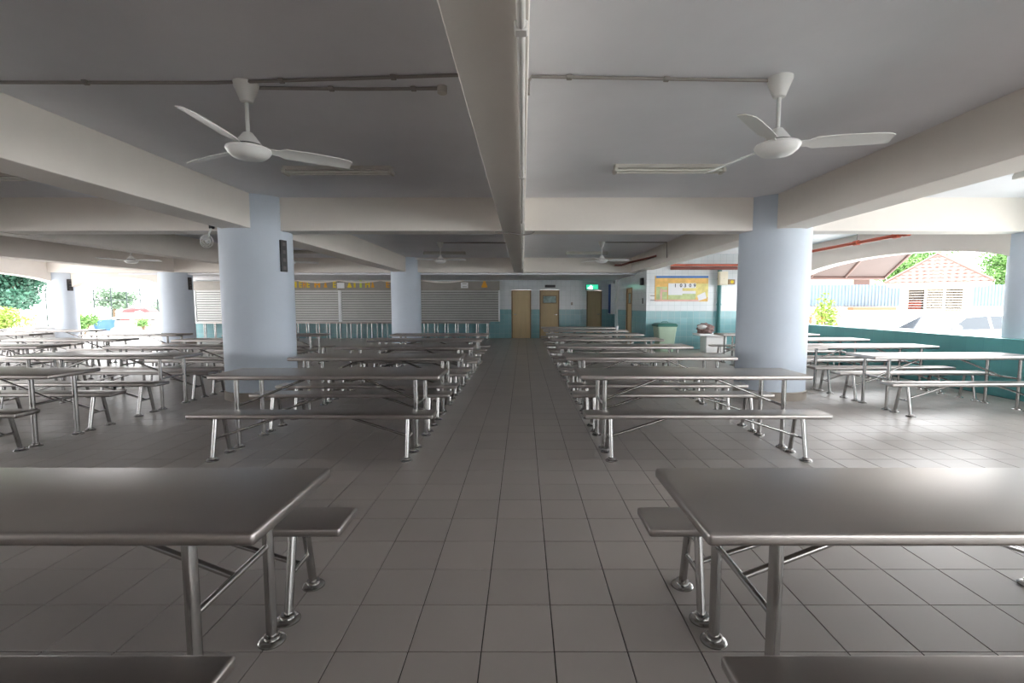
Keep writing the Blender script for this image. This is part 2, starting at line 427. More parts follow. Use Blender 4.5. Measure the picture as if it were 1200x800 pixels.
def framed(name, loc, w, h, label, rz=0, m=None):
    p = empty(name, loc, label, 'picture', rz=rz)
    part('picture_sheet', bbox(-w / 2 + .02, w / 2 - .02, -.012, 0, .02, h - .02), m or M_PICT, p)
    bm = bmesh.new()
    box(bm, -w / 2, w / 2, -.025, 0, 0, .03); box(bm, -w / 2, w / 2, -.025, 0, h - .03, h)
    box(bm, -w / 2, -w / 2 + .03, -.025, 0, .03, h - .03); box(bm, w / 2 - .03, w / 2, -.025, 0, .03, h - .03)
    part('picture_frame', fin(bm), M_DFRAME, p)
framed('framed_picture', (1.12, YB + .03, 1.47), .60, .34, 'framed landscape picture hung on the cream door beneath the black sign')
framed('framed_picture', (3.93, 17.3, 1.45), .42, .40, 'framed picture hung on the side wall door', rz=-PI / 2)
s = tag(link('door_sign', bbox(.92, 1.36, YB - .03, YB, 2.14, 2.25, .004, 1), M_BLACK), 'small black sign over the second cream door', 'sign')
ex = empty('exit_sign', (2.98, 20.45, 2.06), 'glowing green exit sign with a white running figure above a door', 'exit sign')
part('sign_box', bbox(-.27, .27, -.09, 0, 0, .24, .012, 2), M_BLACK, ex)
part('green_panel', bbox(-.255, .255, -.095, -.088, .02, .22), M_GLOW, ex)
bm = bmesh.new()
box(bm, -.16, .02, -.1, -.094, .03, .1); tube(bm, [(-.04, -.097, .19), (-.1, -.097, .12)], .025, 8); tube(bm, [(-.1, -.097, .12), (0, -.097, .05)], .016, 6); tube(bm, [(-.1, -.097, .12), (-.2, -.097, .06)], .016, 6); tube(bm, [(-.06, -.097, .17), (.03, -.097, .13)], .012, 6)
part('running_figure', fin(bm), M_GLOWW, ex)
bb = empty('notice_board', (3.725, 20.1, 1.02), 'tall dark blue notice board on the wall beside the exit', 'notice board')
part('board_panel', bbox(-.03, .03, -.28, .30, .02, 1.26, .004, 1), M_BLUE, bb)
bm = bmesh.new(); box(bm, -.035, .172, -.30, -.27, 0, 1.28); box(bm, -.035, .172, .29, .32, 0, 1.28)
part('board_bracket', fin(bm), M_PAPER, bb)
tag(link('wall_speaker', bbox(3.81, 3.90, 15.25, 15.45, 2.05, 2.28, .01, 2), M_BLACK), 'small black loudspeaker box on the side wall corner', 'speaker')
tag(link('light_switch', bbox(3.884, 3.901, 15.28, 15.38, 1.45, 1.63, .004, 1), M_BLACK), 'small dark switch plate on the side wall', 'switch')
tag(link('light_switch', bbox(2.02, 2.1, YB - .018, YB + .001, 1.40, 1.52, .004, 1), M_COND), 'small grey switch on the white tiles right of the second door', 'switch')

# ------------------------------------------------------------------ roller shutters and ledge
def shutter(x0, x1, label):
    s = empty('roller_shutter', ((x0 + x1) / 2, YB, .74), label, 'shutter', 'roller shutters of the food stalls')
    w = (x1 - x0) / 2
    bm = bmesh.new(); n = 13; h = 1.28; pts = []
    for k in range(n):
        z = k * h / n
        pts += [(-.02, z), (-.02, z + h / n * .24), (-.07, z + h / n * .32), (-.07, z + h / n * .94), (-.02, z + h / n)]
    A = [bm.verts.new((-w + .05, y, z)) for y, z in pts]; B = [bm.verts.new((w - .05, y, z)) for y, z in pts]
    for i in range(len(pts) - 1):
        if (pts[i][1] != pts[i + 1][1]) or (pts[i][0] != pts[i + 1][0]): bm.faces.new((A[i], B[i], B[i + 1], A[i + 1]))
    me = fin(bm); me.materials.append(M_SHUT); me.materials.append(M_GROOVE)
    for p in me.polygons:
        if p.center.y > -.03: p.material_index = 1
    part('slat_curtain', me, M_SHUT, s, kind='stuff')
    part('bottom_bar', bbox(-w + .05, w - .05, -.07, -.03, -.04, .0), M_SHUT, s)
    part('shutter_box', bbox(-w + .01, w - .01, -.16, 0, 1.28, 1.66, .01, 1), M_SHUTBOX, s)
    for sx in (-1, 1):
        part('guide_rail', bbox(sx * w - .06 if sx > 0 else -w, w if sx > 0 else -w + .06, -.09, 0, -.04, 1.28), M_PAPER, s)
shutter(-13.85, -10.85, 'bright roller shutter beside the far left column, behind the near column')
shutter(-10.85, -7.72, 'roller shutter under the yellow paper letters, left of the white post')
shutter(-7.72, -4.5, 'roller shutter right of the white post under lime and yellow cut-outs')
shutter(-4.5, -.98, 'darker roller shutter between the far column and the cream doors')
lg = empty('serving_ledge', (-7.4, 19.3, 0), 'long steel serving ledge on many posts below the shutters', 'counter')
part('ledge_top', bbox(-6.5, 6.0, -.42, .59, .66, .70, .01, 2), M_STEEL, lg)
pm = tube_me([(0, 0, 0), (0, 0, .66)], .022, 10)
for k in range(30):
    x = -6.35 + k * .424
    part('ledge_post', pm, M_TUBE, lg, (x, -.34, 0)); part('ledge_post', pm, M_TUBE, lg, (x, .38, 0))
# cut-out paper pieces on the pelmet
def paper(px, w, h, m, shape, label):
    x = (px - 613) / 549.6 * 19.75
    bm = bmesh.new(); a = w / 2; y0, y1 = -.012, 0
    if shape == 0: box(bm, -a, a, y0, y1, 0, h)
    elif shape == 1:
        box(bm, -a, -a + w * .35, y0, y1, 0, h)
        for z in (0, .4, .8): box(bm, -a + w * .35, a, y0, y1, z * h, (z + .2) * h)
    elif shape == 2:
        box(bm, -a, -a + w * .3, y0, y1, 0, h); box(bm, a - w * .3, a, y0, y1, 0, h); box(bm, -a + w * .3, a - w * .3, y0, y1, .4 * h, .62 * h)
    else:
        for k in range(3): box(bm, -a * (1 - k * .28), a * (1 - k * .28), y0, y1, h * k / 3, h * (k + 1) / 3)
    o = link('paper_cutout', fin(bm), m, None, (x, YB - .16, 2.13)); tag(o, label, 'paper decoration', 'paper cut-outs above the shutters')
for px, w, h, m, sh, lb in (
    (347.5, .15, .24, M_YEL, 0, 'yellow paper cut-out on the pelmet, leftmost, touching the near column edge'),
    (354, .12, .24, M_YEL, 1, 'second yellow paper cut-out from the near column'),
    (358.5, .12, .24, M_ORG, 2, 'orange-yellow paper cut-out, third from the near column'),
    (363, .12, .26, M_YEL, 1, 'greenish yellow paper cut-out, fourth from the near column'),
    (373.5, .24, .26, M_ORG, 2, 'wide orange paper cut-out on the pelmet, standing alone'),
    (383, .12, .24, M_ORG, 3, 'small orange paper cut-out right of the wide orange one'),
    (393.5, .12, .25, M_YEL, 1, 'yellow paper cut-out directly left of the white notice'),
    (411, .18, .20, M_YEL, 3, 'dull yellow paper cut-out right of the white notice'),
    (417, .08, .26, M_YEL, 0, 'thin yellow paper strip left of the lime strip'),
    (424, .09, .30, M_LIME, 0, 'thin lime green paper strip on the pelmet'),
    (432, .20, .27, M_YEL, 2, 'big yellow paper cut-out right of the lime strip'),
    (438, .12, .22, M_ORG, 3, 'orange paper cut-out beside the big yellow one'),
    (455.5, .14, .24, M_ORG, 1, 'orange-brown paper cut-out touching the far column edge'),
    (568, .24, .27, M_ORG, 3, 'orange paper cut-out near the right end of the shutters')):
    paper(px, w, h, m, sh, lb)
def notice(loc, w, h, label, lines=0, m=M_PAPER, rz=0):
    n = empty('notice', loc, label, 'notice', rz=rz)
    part('notice_sheet', bbox(-w / 2, w / 2, -.008, 0, 0, h), m, n)
    for k in range(lines):
        z = h * (.25 + .5 * k / max(1, lines - 1))
        part('notice_mark', bbox(-w * .3, w * .3, -.010, -.007, z - h * .05, z + h * .05), M_COND, n)
notice((-7.62, YB - .175, 2.10), .30, .23, 'blank white notice above the white shutter post')
notice((-2.45, YB - .165, 2.11), .30, .23, 'pale notice with grey marks on the dark pelmet', 2)
bm = bmesh.new()
for k in range(5):
    xa, xb = -11.2 + k * 1.75, -11.2 + (k + 1) * 1.75; n = 14; top = []; bot = []
    for i in range(n + 1):
        t = i / n; x = xa + (xb - xa) * t; sag = .09 * (1 - (2 * t - 1) ** 2)
        top.append(bm.verts.new((x, YB - .19 - .02 * math.sin(i), 2.45 - sag * .7))); bot.append(bm.verts.new((x, YB - .18, 2.41 - sag)))
    for i in range(n): bm.faces.new((top[i], top[i + 1], bot[i + 1], bot[i]))
sw = link('bunting', fin(bm), M_SWAG); sw.modifiers.new('thick', 'SOLIDIFY').thickness = .008
tag(sw, 'white swagged cloth bunting strung along the top of the shutters', 'bunting')

# ------------------------------------------------------------------ tables and benches
TH, TD, TL = .73, .58, 2.26
def slab_me(L, D, z0, z1, bev):
    return bbox(-L / 2, L / 2, -D / 2, D / 2, z0, z1, bev, 4)
TOP_ME = slab_me(TL, TD, TH - .045, TH, .014)
SEAT_ME = slab_me(2.25, .235, .378, .42, .013)
LEG_ME = tube_me([(0, 0, .008), (0, 0, TH - .040)], .0215, 18)
FLANGE_ME = lathe_me([(.054, 0), (.054, .006), (.046, .014), (.031, .017), (.031, .03), (.024, .032), (.0215, .032)], 24)
TBAR_ME = tube_me([(0, -.22, .42), (0, .22, .42)], .0125, 12)
def brace_me(x0, z0, x1, z1): return tube_me([(x0, 0, z0), (x1, 0, z1)], .0125, 12)
TBR = [brace_me(s * .88, .42, s * .22, TH - .045) for s in (-1, 1)]
BLEG = [tube_me([(0, s * .128, .012), (0, s * .055, .384)], .019, 16) for s in (-1, 1)]
BBAR_ME = tube_me([(0, -.095, .19), (0, .095, .19)], .011, 10)
BBR = [brace_me(s * .88, .19, s * .28, .384) for s in (-1, 1)]
def make_table():
    t = empty('canteen_table', (0, 0, 0), 'x', 'table')
    part('table_top', TOP_ME, M_STEEL, t)
    for sx in (-1, 1):
        for sy in (-1, 1):
            l = part('leg', LEG_ME, M_TUBE, t, (sx * .885, sy * .222, 0)); part('foot_flange', FLANGE_ME, M_TUBE, l)
        part('cross_bar', TBAR_ME, M_TUBE, t, (sx * .885, 0, 0))
    for me in TBR: part('brace', me, M_TUBE, t)
    return t
def make_bench():
    t = empty('canteen_bench', (0, 0, 0), 'x', 'bench')
    part('seat', SEAT_ME, M_STEEL, t)
    for sx in (-1, 1):
        for i, sy in enumerate((-1, 1)):
            l = part('leg', BLEG[i], M_TUBE, t, (sx * .885, 0, 0)); part('foot_flange', FLANGE_ME, M_TUBE, l, (0, sy * .130, 0))
        part('cross_bar', BBAR_ME, M_TUBE, t, (sx * .885, 0, 0))
    for me in BBR: part('brace', me, M_TUBE, t)
    return t
PT, PB = make_table(), make_bench(); used = {'t': 0, 'b': 0}
def place(kind, x, y, label, group):
    p = PT if kind == 't' else PB
    if not used[kind]: o = p; used[kind] = 1
    else: o = copy_tree(p)
    o.location = (x, y, 0); o['label'] = label; o['group'] = group
    return o
ORD = ['first', 'second', 'third', 'fourth', 'fifth', 'sixth', 'seventh', 'eighth']
def block(xc, rows, where, group, benches=(-1, 1), skip=()):
    n = len(rows)
    for i, y in enumerate(rows):
        far = ' farthest' if i == n - 1 and n > 1 else ' ' + ORD[i]
        rowname = (ORD[i] + ' row') if i < n - 1 or n == 1 else 'farthest row'
        place('t', x=xc, y=y, kind='t', label='long steel table in the %s of the %s' % (rowname, where), group='tables ' + group) if False else place('t', xc, y, 'long steel table in the %s of the %s' % (rowname, where), 'tables ' + group)
        for s in (-1, 1):
            if (i, s) in skip: continue
            place('b', xc, y + s * .495, 'steel bench, %s side of the %s table, %s' % ('near' if s < 0 else 'far', ORD[i] if i < n - 1 else 'farthest', where), 'benches ' + group)
# the two foreground sets
for xc, nm in ((1.69, 'right'), (-1.945, 'left')):
    place('t', xc, 1.655, 'big steel table in the %s foreground, cut by the picture edge' % nm, 'foreground tables')
    place('b', xc, 1.655 - .50, 'steel bench at the bottom edge before the %s foreground table' % nm, 'foreground benches')
    place('b', xc, 1.655 + .485, 'steel bench showing just behind the %s foreground table' % nm, 'foreground benches')
block(1.69, [4.80 + 1.6 * k for k in range(7)], 'block right of the central aisle', 'right of the central aisle')
block(-1.945, [4.80, 6.35, 7.88, 9.45, 11.05], 'block left of the central aisle', 'left of the central aisle')
block(5.80, [6.48, 8.05, 9.62, 11.2], 'block along the teal parapet', 'along the teal parapet')
block(-5.78, [4.84, 6.5, 7.95, 9.45, 11.0], 'block left of the near left column', 'left of the near left column')
block(-9.15, [6.6, 8.0, 9.5, 11.1], 'second block from the left parapet', 'second from the left parapet')
block(-12.75, [9.6, 11.3, 12.8], 'block nearest the left parapet', 'nearest the left parapet')
cup = tag(link('cup', lathe_me([(.0, 0), (.035, 0), (.045, .11), (.041, .11), (.032, .006), (0, .006)], 16), M_PAPER, None, (2.55, 12.75, TH)), 'small white cup left on a far table near the exit door', 'cup')

# ------------------------------------------------------------------ ceiling fans
def blade_me():
    bm = bmesh.new(); rows = []
    for r, w, z in ((.13, .030, .0), (.20, .036, .0), (.24, .062, .0), (.40, .066, .002), (.60, .062, .0), (.69, .056, -.004), (.715, .044, -.006)):
        tw = math.radians(-17)
        ring = []
        for y, dz in ((-w, 0), (0, .008), (w, 0)):
            ring.append((r, y * math.cos(tw), z + y * math.sin(tw) + dz))
        rows.append(ring)
    def sheet(off): return [[bm.verts.new((x, y, z + off)) for x, y, z in ring] for ring in rows]
    U, D = sheet(.003), sheet(-.003)
    for i in range(len(rows) - 1):
        for j in range(2):
            bm.faces.new((U[i][j], U[i + 1][j], U[i + 1][j + 1], U[i][j + 1])); bm.faces.new((D[i][j], D[i][j + 1], D[i + 1][j + 1], D[i + 1][j]))
        for j in (0, 2): bm.faces.new((U[i][j], D[i][j], D[i + 1][j], U[i + 1][j]))
    for i in (0, -1): bm.faces.new((U[i][0], U[i][1], U[i][2], D[i][2], D[i][1], D[i][0]))
    return fin(bm, 30)
BLADE = blade_me()
CANOPY_ME = lathe_me([(.0, 0), (.085, 0), (.085, -.015), (.04, -.13), (.03, -.135), (0, -.135)], 28)
ROD_ME = tube_me([(0, 0, -.13), (0, 0, -.36)], .0135, 12)
CAP_ME = lathe_me([(0, -.345), (.03, -.345), (.05, -.37), (.09, -.425), (.095, -.43), (0, -.43)], 28)
MOTOR_ME = lathe_me([(0, -.442), (.11, -.442), (.145, -.455), (.150, -.47), (.135, -.495), (.105, -.52), (.06, -.532), (0, -.535)], 36)
GAP_ME = lathe_me([(0, -.43), (.085, -.43), (.085, -.442), (0, -.442)], 28)
fan0 = None
def fan(x, y, ang, label):
    global fan0
    if fan0 is None:
        f = empty('ceiling_fan', (x, y, CZ), label, 'ceiling fan', 'ceiling fans'); fan0 = f
        part('canopy', CANOPY_ME, M_FANW, f); part('down_rod', ROD_ME, M_FANW, f); part('motor_cap', CAP_ME, M_FANW, f); part('motor_gap', GAP_ME, M_DARK, f); part('motor_housing', MOTOR_ME, M_FANW, f)
        for k in range(3): part('blade', BLADE, M_FANW, f, (0, 0, -.455), (0, 0, k * 2 * PI / 3))
    else:
        f = copy_tree(fan0); f.location = (x, y, CZ); f['label'] = label
    f.rotation_euler = (0, 0, math.radians(ang))
fan(-1.99, 3.50, 33, 'white three-blade ceiling fan in the left foreground bay')
fan(1.80, 3.42, -12, 'white three-blade ceiling fan in the right foreground bay')
fan(-2.11, 12.1, 100, 'white ceiling fan over the far left tables by the aisle')
fan(1.99, 12.0, 5, 'white ceiling fan over the far right tables by the red pipe')
fan(-10.0, 12.1, 5, 'white ceiling fan at the far left, before the arch')
fan(-6.1, 12.4, 40, 'white ceiling fan half hidden behind the large left column')

# cage fan on the cross beam by the left column
wf = empty('wall_fan', (-4.62, 7.1, 2.44), 'small cage fan hung beside the large left column', 'fan')
def ring_me(R, r, n=28):
    bm = bmesh.new(); tube(bm, [(R * math.cos(2 * PI * k / n), 0, R * math.sin(2 * PI * k / n)) for k in range(n + 1)], r, 5, False); return fin(bm, 60)
part('mount', bbox(-.03, .03, -.06, .0, .10, .17, .008, 1), M_BLACK, wf)
part('arm', tube_me([(0, -.03, .12), (0, -.1, .02), (0, -.12, -.05)], .012, 8), M_FANW, wf)
cg = part('cage', ring_me(.095, .004), M_FANW, wf, (0, -.16, -.10))
for R in (.07, .045): part('cage_ring', ring_me(R, .003), M_FANW, cg, (0, -.02, 0))
bm = bmesh.new()
for k in range(12):
    a = 2 * PI * k / 12; tube(bm, [(.03 * math.cos(a), -.025, .03 * math.sin(a)), (.095 * math.cos(a), 0, .095 * math.sin(a))], .002, 4)
part('cage_spoke', fin(bm), M_FANW, cg, kind='stuff')
part('motor', lathe_me([(0, 0), (.025, .008), (.028, .05), (.02, .09), (0, .09)], 16), M_FANW, wf, (0, -.17, -.10), (-PI / 2, 0, 0))

# ------------------------------------------------------------------ fluorescent battens
lamp0 = None
def batten(x, y, label):
    global lamp0
    if lamp0 is None:
        b = empty('fluorescent_batten', (x, y, CZ), label, 'light fitting', 'unlit fluorescent battens'); lamp0 = b
        part('fitting_body', prism([(-.075, -.045), (-.045, 0), (.045, 0), (.075, -.045), (.03, -.055), (-.03, -.055)], -.62, .62, 'yz'), M_LAMPH, b)
        tm = tube_me([(-.59, 0, 0), (.59, 0, 0)], .0135, 12)
        for s in (-1, 1):
            part('tube', tm, M_TUBEG, b, (0, s * .048, -.068))
            part('lamp_holder', bbox(s * .59 if s > 0 else -.63, .63 if s > 0 else -.59, -.072, .072, -.088, -.04, .006, 1), M_LAMPH, b)
    else:
        b = copy_tree(lamp0); b.location = (x, y, CZ); b['label'] = label
batten(-2.13, 5.55, 'unlit twin fluorescent batten in the left foreground bay')
batten(1.66, 5.48, 'unlit twin fluorescent batten in the right foreground bay')
batten(-2.35, 14.2, 'unlit fluorescent batten over the far left tables by the aisle')
batten(1.9, 14.2, 'unlit fluorescent batten over the far right tables by the aisle')
batten(-6.55, 5.8, 'unlit fluorescent batten cut by the left picture edge')
batten(6.5, 5.7, 'unlit fluorescent batten cut by the right picture edge')
batten(-6.3, 13.9, 'unlit fluorescent batten behind the large left column')

# ------------------------------------------------------------------ conduits and cables
def pipe_thing(name, pts, r, m, label, cat, n=10, saddles=(), sr=None):
    o = empty(name, pts[0], label, cat); off = Vector(pts[0])
    part(name + '_run', tube_me([Vector(p) - off for p in pts], r, n), m, o)
    for sp in saddles:
        p = Vector(sp) - off; q = sr or r * 1.7
        part('saddle_clip', bbox(p.x - q, p.x + q, p.y - q, p.y + q, p.z - r * 1.2, p.z + r * 1.2, r * .3, 1), m, o)
    return o
zc = CZ - .014
pipe_thing('conduit', [(-7.87, 3.46, zc), (-5, 3.45, zc), (-2.2, 3.46, zc), (-1.2, 3.40, zc), (-.31, 3.34, zc)], .011, M_COND, 'dark conduit running across the ceiling behind the left fan', 'conduit', saddles=[(-3.1, 3.455, zc), (-1.7, 3.43, zc), (-.9, 3.38, zc)])
pipe_thing('conduit', [(-1.95, 3.54, zc), (-1.2, 3.56, zc), (-.62, 3.55, zc)], .011, M_COND, 'short conduit from the left fan to a round junction box', 'conduit', saddles=[(-1.4, 3.555, zc), (-.8, 3.553, zc)])
tag(link('junction_box', lathe_me([(0, 0), (.036, 0), (.036, -.045), (.03, -.05), (0, -.05)], 20), M_LAMPH, None, (-.59, 3.55, CZ)), 'small round junction box on the ceiling by the central beam', 'junction box')
pipe_thing('conduit', [(.036, 3.36, 2.86), (.038, 3.36, 2.95), (.06, 3.37, zc), (.9, 3.40, zc), (1.78, 3.43, zc)], .011, M_COND, 'conduit from the central beam to the right fan', 'conduit', saddles=[(.32, 3.38, zc), (1.0, 3.405, zc)])
zp = BZ - .008 - .022
pipe_thing('pipe', [(-.008, -2, zp), (-.008, 16.0, zp)], .017, M_WPIPE, 'white pipe running back beneath the central beam', 'pipe', 14, saddles=[(-.008, y, zp) for y in (1.9, 4.0, 6.2, 9.0, 11.5, 14.0)], sr=.026)
for X, y, nm in ((-2.1, 12.1, 'left'), (2.0, 12.0, 'right')):
    e = -.31 if X < 0 else 3.66
    pts = [(X, y, zc), (e + (.02 if X < 0 else -.03), y, zc)]
    if X > 0: pts.append((e - .02, y, 2.6))
    pipe_thing('conduit', pts, .012, M_COND, 'thin conduit from the far %s fan to its beam' % nm, 'conduit')
pipe_thing('cable', [(-.42, 7.14, 2.50), (-.25, 7.1, 2.482), (-.02, 7.08, 2.448), (.12, 7.09, 2.47), (.17, 7.12, 2.503)], .008, M_COND, 'loose cable looped under the central beam at the cross beam', 'cable')

# ------------------------------------------------------------------ red and green pipes
RP = [(6.6, 8.2, 2.635), (6.6, 14.6, 2.635), (4.55, 14.6, 2.635)]
rp = pipe_thing('sprinkler_pipe', RP, .032, M_RED, 'orange-red sprinkler pipe hung along the right bay ceiling', 'pipe', 14)
for y in (8.4, 9.4, 11.0, 12.8):
    part('pipe_hanger', tube_me([(0, y - 8.2, .0), (0, y - 8.2, .365)], .008, 6), M_COND, rp)
    part('pipe_collar', tube_me([(0, y - 8.25, 0), (0, y - 8.13, 0)], .05, 14), M_RED, rp)
part('end_cap', tube_me([(0, -.06, 0), (0, .04, 0)], .046, 14), M_RED, rp)
pipe_thing('sprinkler_pipe', [(4.6, 14.75, 2.55), (6.1, 14.75, 2.55), (6.9, 14.75, 2.55)], .05, M_MAROON, 'dark red pipe along the top of the poster wall', 'pipe', 14)
pipe_thing('sprinkler_pipe', [(2.98, 15.4, 2.70), (3.2, 15.4, 2.70), (3.3, 14.7, 2.72), (3.55, 13.5, 2.74), (3.64, 13.0, 2.75)], .03, M_MAROON, 'short bent red pipe under the ceiling by the far right fan', 'pipe', 12)
gp = pipe_thing('drain_pipe', [(6.15, 14.78, 0), (6.15, 14.78, 2.495)], .065, M_GREENP, 'dark green vertical pipe on the poster wall', 'pipe', 18)
for z in (.5, 1.4, 2.2): part('pipe_bracket', lathe_me([(.075, 0), (.075, .05), (.066, .05), (.066, 0)], 18), M_GREENP, gp, (0, 0, z))
eb = empty('switch_box', (6.18, 14.70, 2.02), 'cream electrical box mounted over the green pipe', 'electrical box')
part('box_body', bbox(-.13, .13, -.16, 0, 0, .42, .012, 2), M_CREAM, eb); part('box_cover', bbox(-.11, .11, -.168, -.158, .03, .39, .004, 1), M_CREAM, eb)
part('cover_screw', lathe_me([(0, 0), (.008, 0), (.008, .004), (0, .004)], 8), M_COND, eb, (0, -.168, .2), (PI / 2, 0, 0))
mb = empty('meter', (6.55, 14.9, 2.05), 'small brown meter beside the cream electrical box', 'meter')
part('meter_body', bbox(-.12, .1, -.1, 0, 0, .16, .01, 1), M_DFRAME, mb); part('meter_dial', lathe_me([(0, 0), (.05, 0), (.05, .012), (0, .012)], 16), M_YEL, mb, (0, -.1, .08), (PI / 2, 0, 0))

# ------------------------------------------------------------------ poster, notice, bin, sink ledge
po = empty('poster', (5.0, 14.897, 1.52), 'yellow and orange poster with a blue top band on the tiled wall', 'poster')
W = .84; Hh = .80
part('poster_sheet', bbox(-W, W, -.012, 0, 0, Hh), M_PORANGE, po)
def flat(name, x0, x1, z0, z1, m, d=.014): part(name, bbox(x0, x1, -d, -.011, z0, z1), m, po)
flat('blue_band', -W + .03, W, .735, .80, M_PBLUE)
flat('yellow_field', -.35, W, .13, .56, M_PYELLOW, .0135)
flat('green_field', -W + .04, -.45, .06, .46, M_PGREEN)
flat('green_patch', -.42, .45, .06, .3, M_PGREEN, .0142)
flat('pink_strip', -W, .55, 0, .055, M_PPINK)
flat('pink_figure', -W + .17, -W + .23, .06, .40, M_PPINK, .0152)
flat('pink_figure', -W + .23, -.46, .30, .36, M_PPINK, .0152)
flat('number_panel', -.42, .45, .42, .57, M_PAPER, .016); flat('number_panel', -.42, .45, .24, .33, M_PAPER, .016); flat('number_panel', -.42, .03, .2, .42, M_PAPER, .0155)
for k, (ch, x) in enumerate((('1', -.20), ('0', -.02), ('3', .11), ('0', .27), ('9', .41))):
    part('poster_digit', text_me(ch, .15, .002, True), M_INK, po, (x, -.018, .495), (PI / 2, 0, 0))
bm = bmesh.new(); 
vs = [bm.verts.new(p) for p in ((.55, -.016, .02), (.80, -.016, .10), (.74, -.016, .30), (.50, -.016, .18))]
bm.faces.new(vs); r = bmesh.ops.extrude_face_region(bm, geom=bm.faces[:]); bmesh.ops.translate(bm, vec=(0, .004, 0), verts=[v for v in r['geom'] if isinstance(v, bmesh.types.BMVert)])
part('white_leaflet', fin(bm), M_PAPER, po)
notice((4.09, 14.9, 1.50), .22, .26, 'small white notice left of the poster', 2)

bn = empty('waste_bin', (4.32, 14.3, 0), 'pale green waste bin with a dark green lid below the poster', 'bin')
bm = bmesh.new()
def rr(w, d, z, n=6, c=.06):
    out = []
    for sx, sy, a0 in ((1, 1, 0), (-1, 1, PI / 2), (-1, -1, PI), (1, -1, 1.5 * PI)):
        for k in range(n):
            a = a0 + PI / 2 * k / (n - 1); out.append(bm.verts.new((sx * (w - c) + c * math.cos(a), sy * (d - c) + c * math.sin(a), z)))
    return out
rings = [rr(.22, .22, 0), rr(.29, .29, .74), rr(.305, .305, .745), rr(.305, .305, .77)]
for a, b in zip(rings, rings[1:]):
    for k in range(len(a)): bm.faces.new((a[k], a[(k + 1) % len(a)], b[(k + 1) % len(a)], b[k]))
bm.faces.new(rings[0][::-1]); bm.faces.new(rings[-1]); part('bin_body', fin(bm, 30), M_BIN, bn)
bm = bmesh.new(); rings = [rr(.315, .315, .76), rr(.32, .32, .81), rr(.28, .28, .85), rr(.18, .18, .865)]
for a, b in zip(rings, rings[1:]):
    for k in range(len(a)): bm.faces.new((a[k], a[(k + 1) % len(a)], b[(k + 1) % len(a)], b[k]))
bm.faces.new(rings[0][::-1]); bm.faces.new(rings[-1]); part('bin_lid', fin(bm, 30), M_BINL, bn)
part('lid_handle', tube_me([(-.1, 0, .86), (-.08, 0, .90), (.08, 0, .90), (.1, 0, .86)], .014, 8), M_BINL, bn)

sk = empty('wash_ledge', (5.62, 14.0, 0), 'white topped ledge against the teal tiles beside the green pipe', 'ledge')
part('ledge_slab', bbox(-.45, .5, -.30, .30, .50, .56, .01, 1), M_PAPER, sk)
part('ledge_pedestal', bbox(-.22, .38, -.22, .28, 0, .50, .01, 1), M_WALLP, sk)
bm = bmesh.new(); bmesh.ops.create_icosphere(bm, subdivisions=4, radius=1)
for v in bm.verts:
    c = v.co; n = math.sin(c.x * 7 + 1) * math.cos(c.y * 6) * .12 + math.sin(c.z * 11 + c.x * 5) * .09 + math.sin(c.x * 17 + c.y * 13) * .05
    v.co = Vector((c.x * .24, c.y * .2, max(-.16, c.z * .17))) * (1 + n)
    v.co.z = max(v.co.z, -.14)
bd = empty('cloth_bundle', (5.38, 14.0, .56), 'crumpled heap of rags and a grey sack on the white ledge', 'bundle')
part('rag_heap', fin(bm, 60), M_CLOTHR, bd, (.06, 0, .14))
bm = bmesh.new(); bmesh.ops.create_icosphere(bm, subdivisions=3, radius=1)
for v in bm.verts:
    c = v.co; k = 1 + .12 * math.sin(c.x * 8) * math.cos(c.z * 9 + c.y * 6); v.co = Vector((c.x * .14 * k, c.y * .1 * k, c.z * .07 * k))
part('sack', fin(bm, 60), M_SACK, bd, (-.07, -.12, .20))

# ------------------------------------------------------------------ outside ground
struct('ground', bbox(-60, 60, -15, 70, -.45, -.25), M_ASPH, 'pale concrete yard outside the canteen', 'ground')
struct('pavement', bbox(-40, -14.02, 16.75, 27.5, -.25, -.004, .01, 1), M_PAVE, 'pale paved apron beyond the white arch', 'pavement')
struct('pavement', bbox(-20.5, -16.36, Y0, 16.74, -.25, -.004, .01, 1), M_PAVE, 'pale paved path outside the left parapet', 'pavement')

# ------------------------------------------------------------------ foliage
def leaves_me(blobs, n, size, seed):
    rnd = random.Random(seed); V = []; F = []
    tot = sum(b[3] * b[4] * b[5] for b in blobs)
    for (bx, by, bz, rx, ry, rz) in blobs:
        for _ in range(max(20, int(n * rx * ry * rz / tot))):
            d = Vector((rnd.gauss(0, 1), rnd.gauss(0, 1), rnd.gauss(0, 1))).normalized(); k = rnd.random() ** .4 * rnd.uniform(.85, 1.1)
            p = Vector((bx + d.x * rx * k, by + d.y * ry * k, bz + d.z * rz * k))
            u = Vector((rnd.uniform(-1, 1), rnd.uniform(-1, 1), rnd.uniform(-.6, .6))).normalized(); w = u.orthogonal().normalized(); w = (Matrix.Rotation(rnd.uniform(0, 6.28), 3, u) @ w)
            s = size * rnd.uniform(.6, 1.3); i = len(V)
            V += [tuple(p), tuple(p + u * s * .5 + w * s * .3), tuple(p + u * s), tuple(p + u * s * .5 - w * s * .3)]
            F.append((i, i + 1, i + 2, i + 3))
    me = bpy.data.meshes.new('leaves'); me.from_pydata(V, [], F); return me
def plant(name, loc, blobs, n, size, m, trunk, label, cat, seed, tr=.12):
    o = empty(name, loc, label, cat)
    part('foliage', leaves_me(blobs, n, size, seed), m, o, kind='stuff')
    for i, pts in enumerate(trunk):
        part('trunk' if i == 0 else 'branch', tube_me(pts, [tr * (1 - .6 * k / (len(pts) - 1)) * (1 if i == 0 else .5) for k in range(len(pts))], 8), M_BARK, o)
    return o
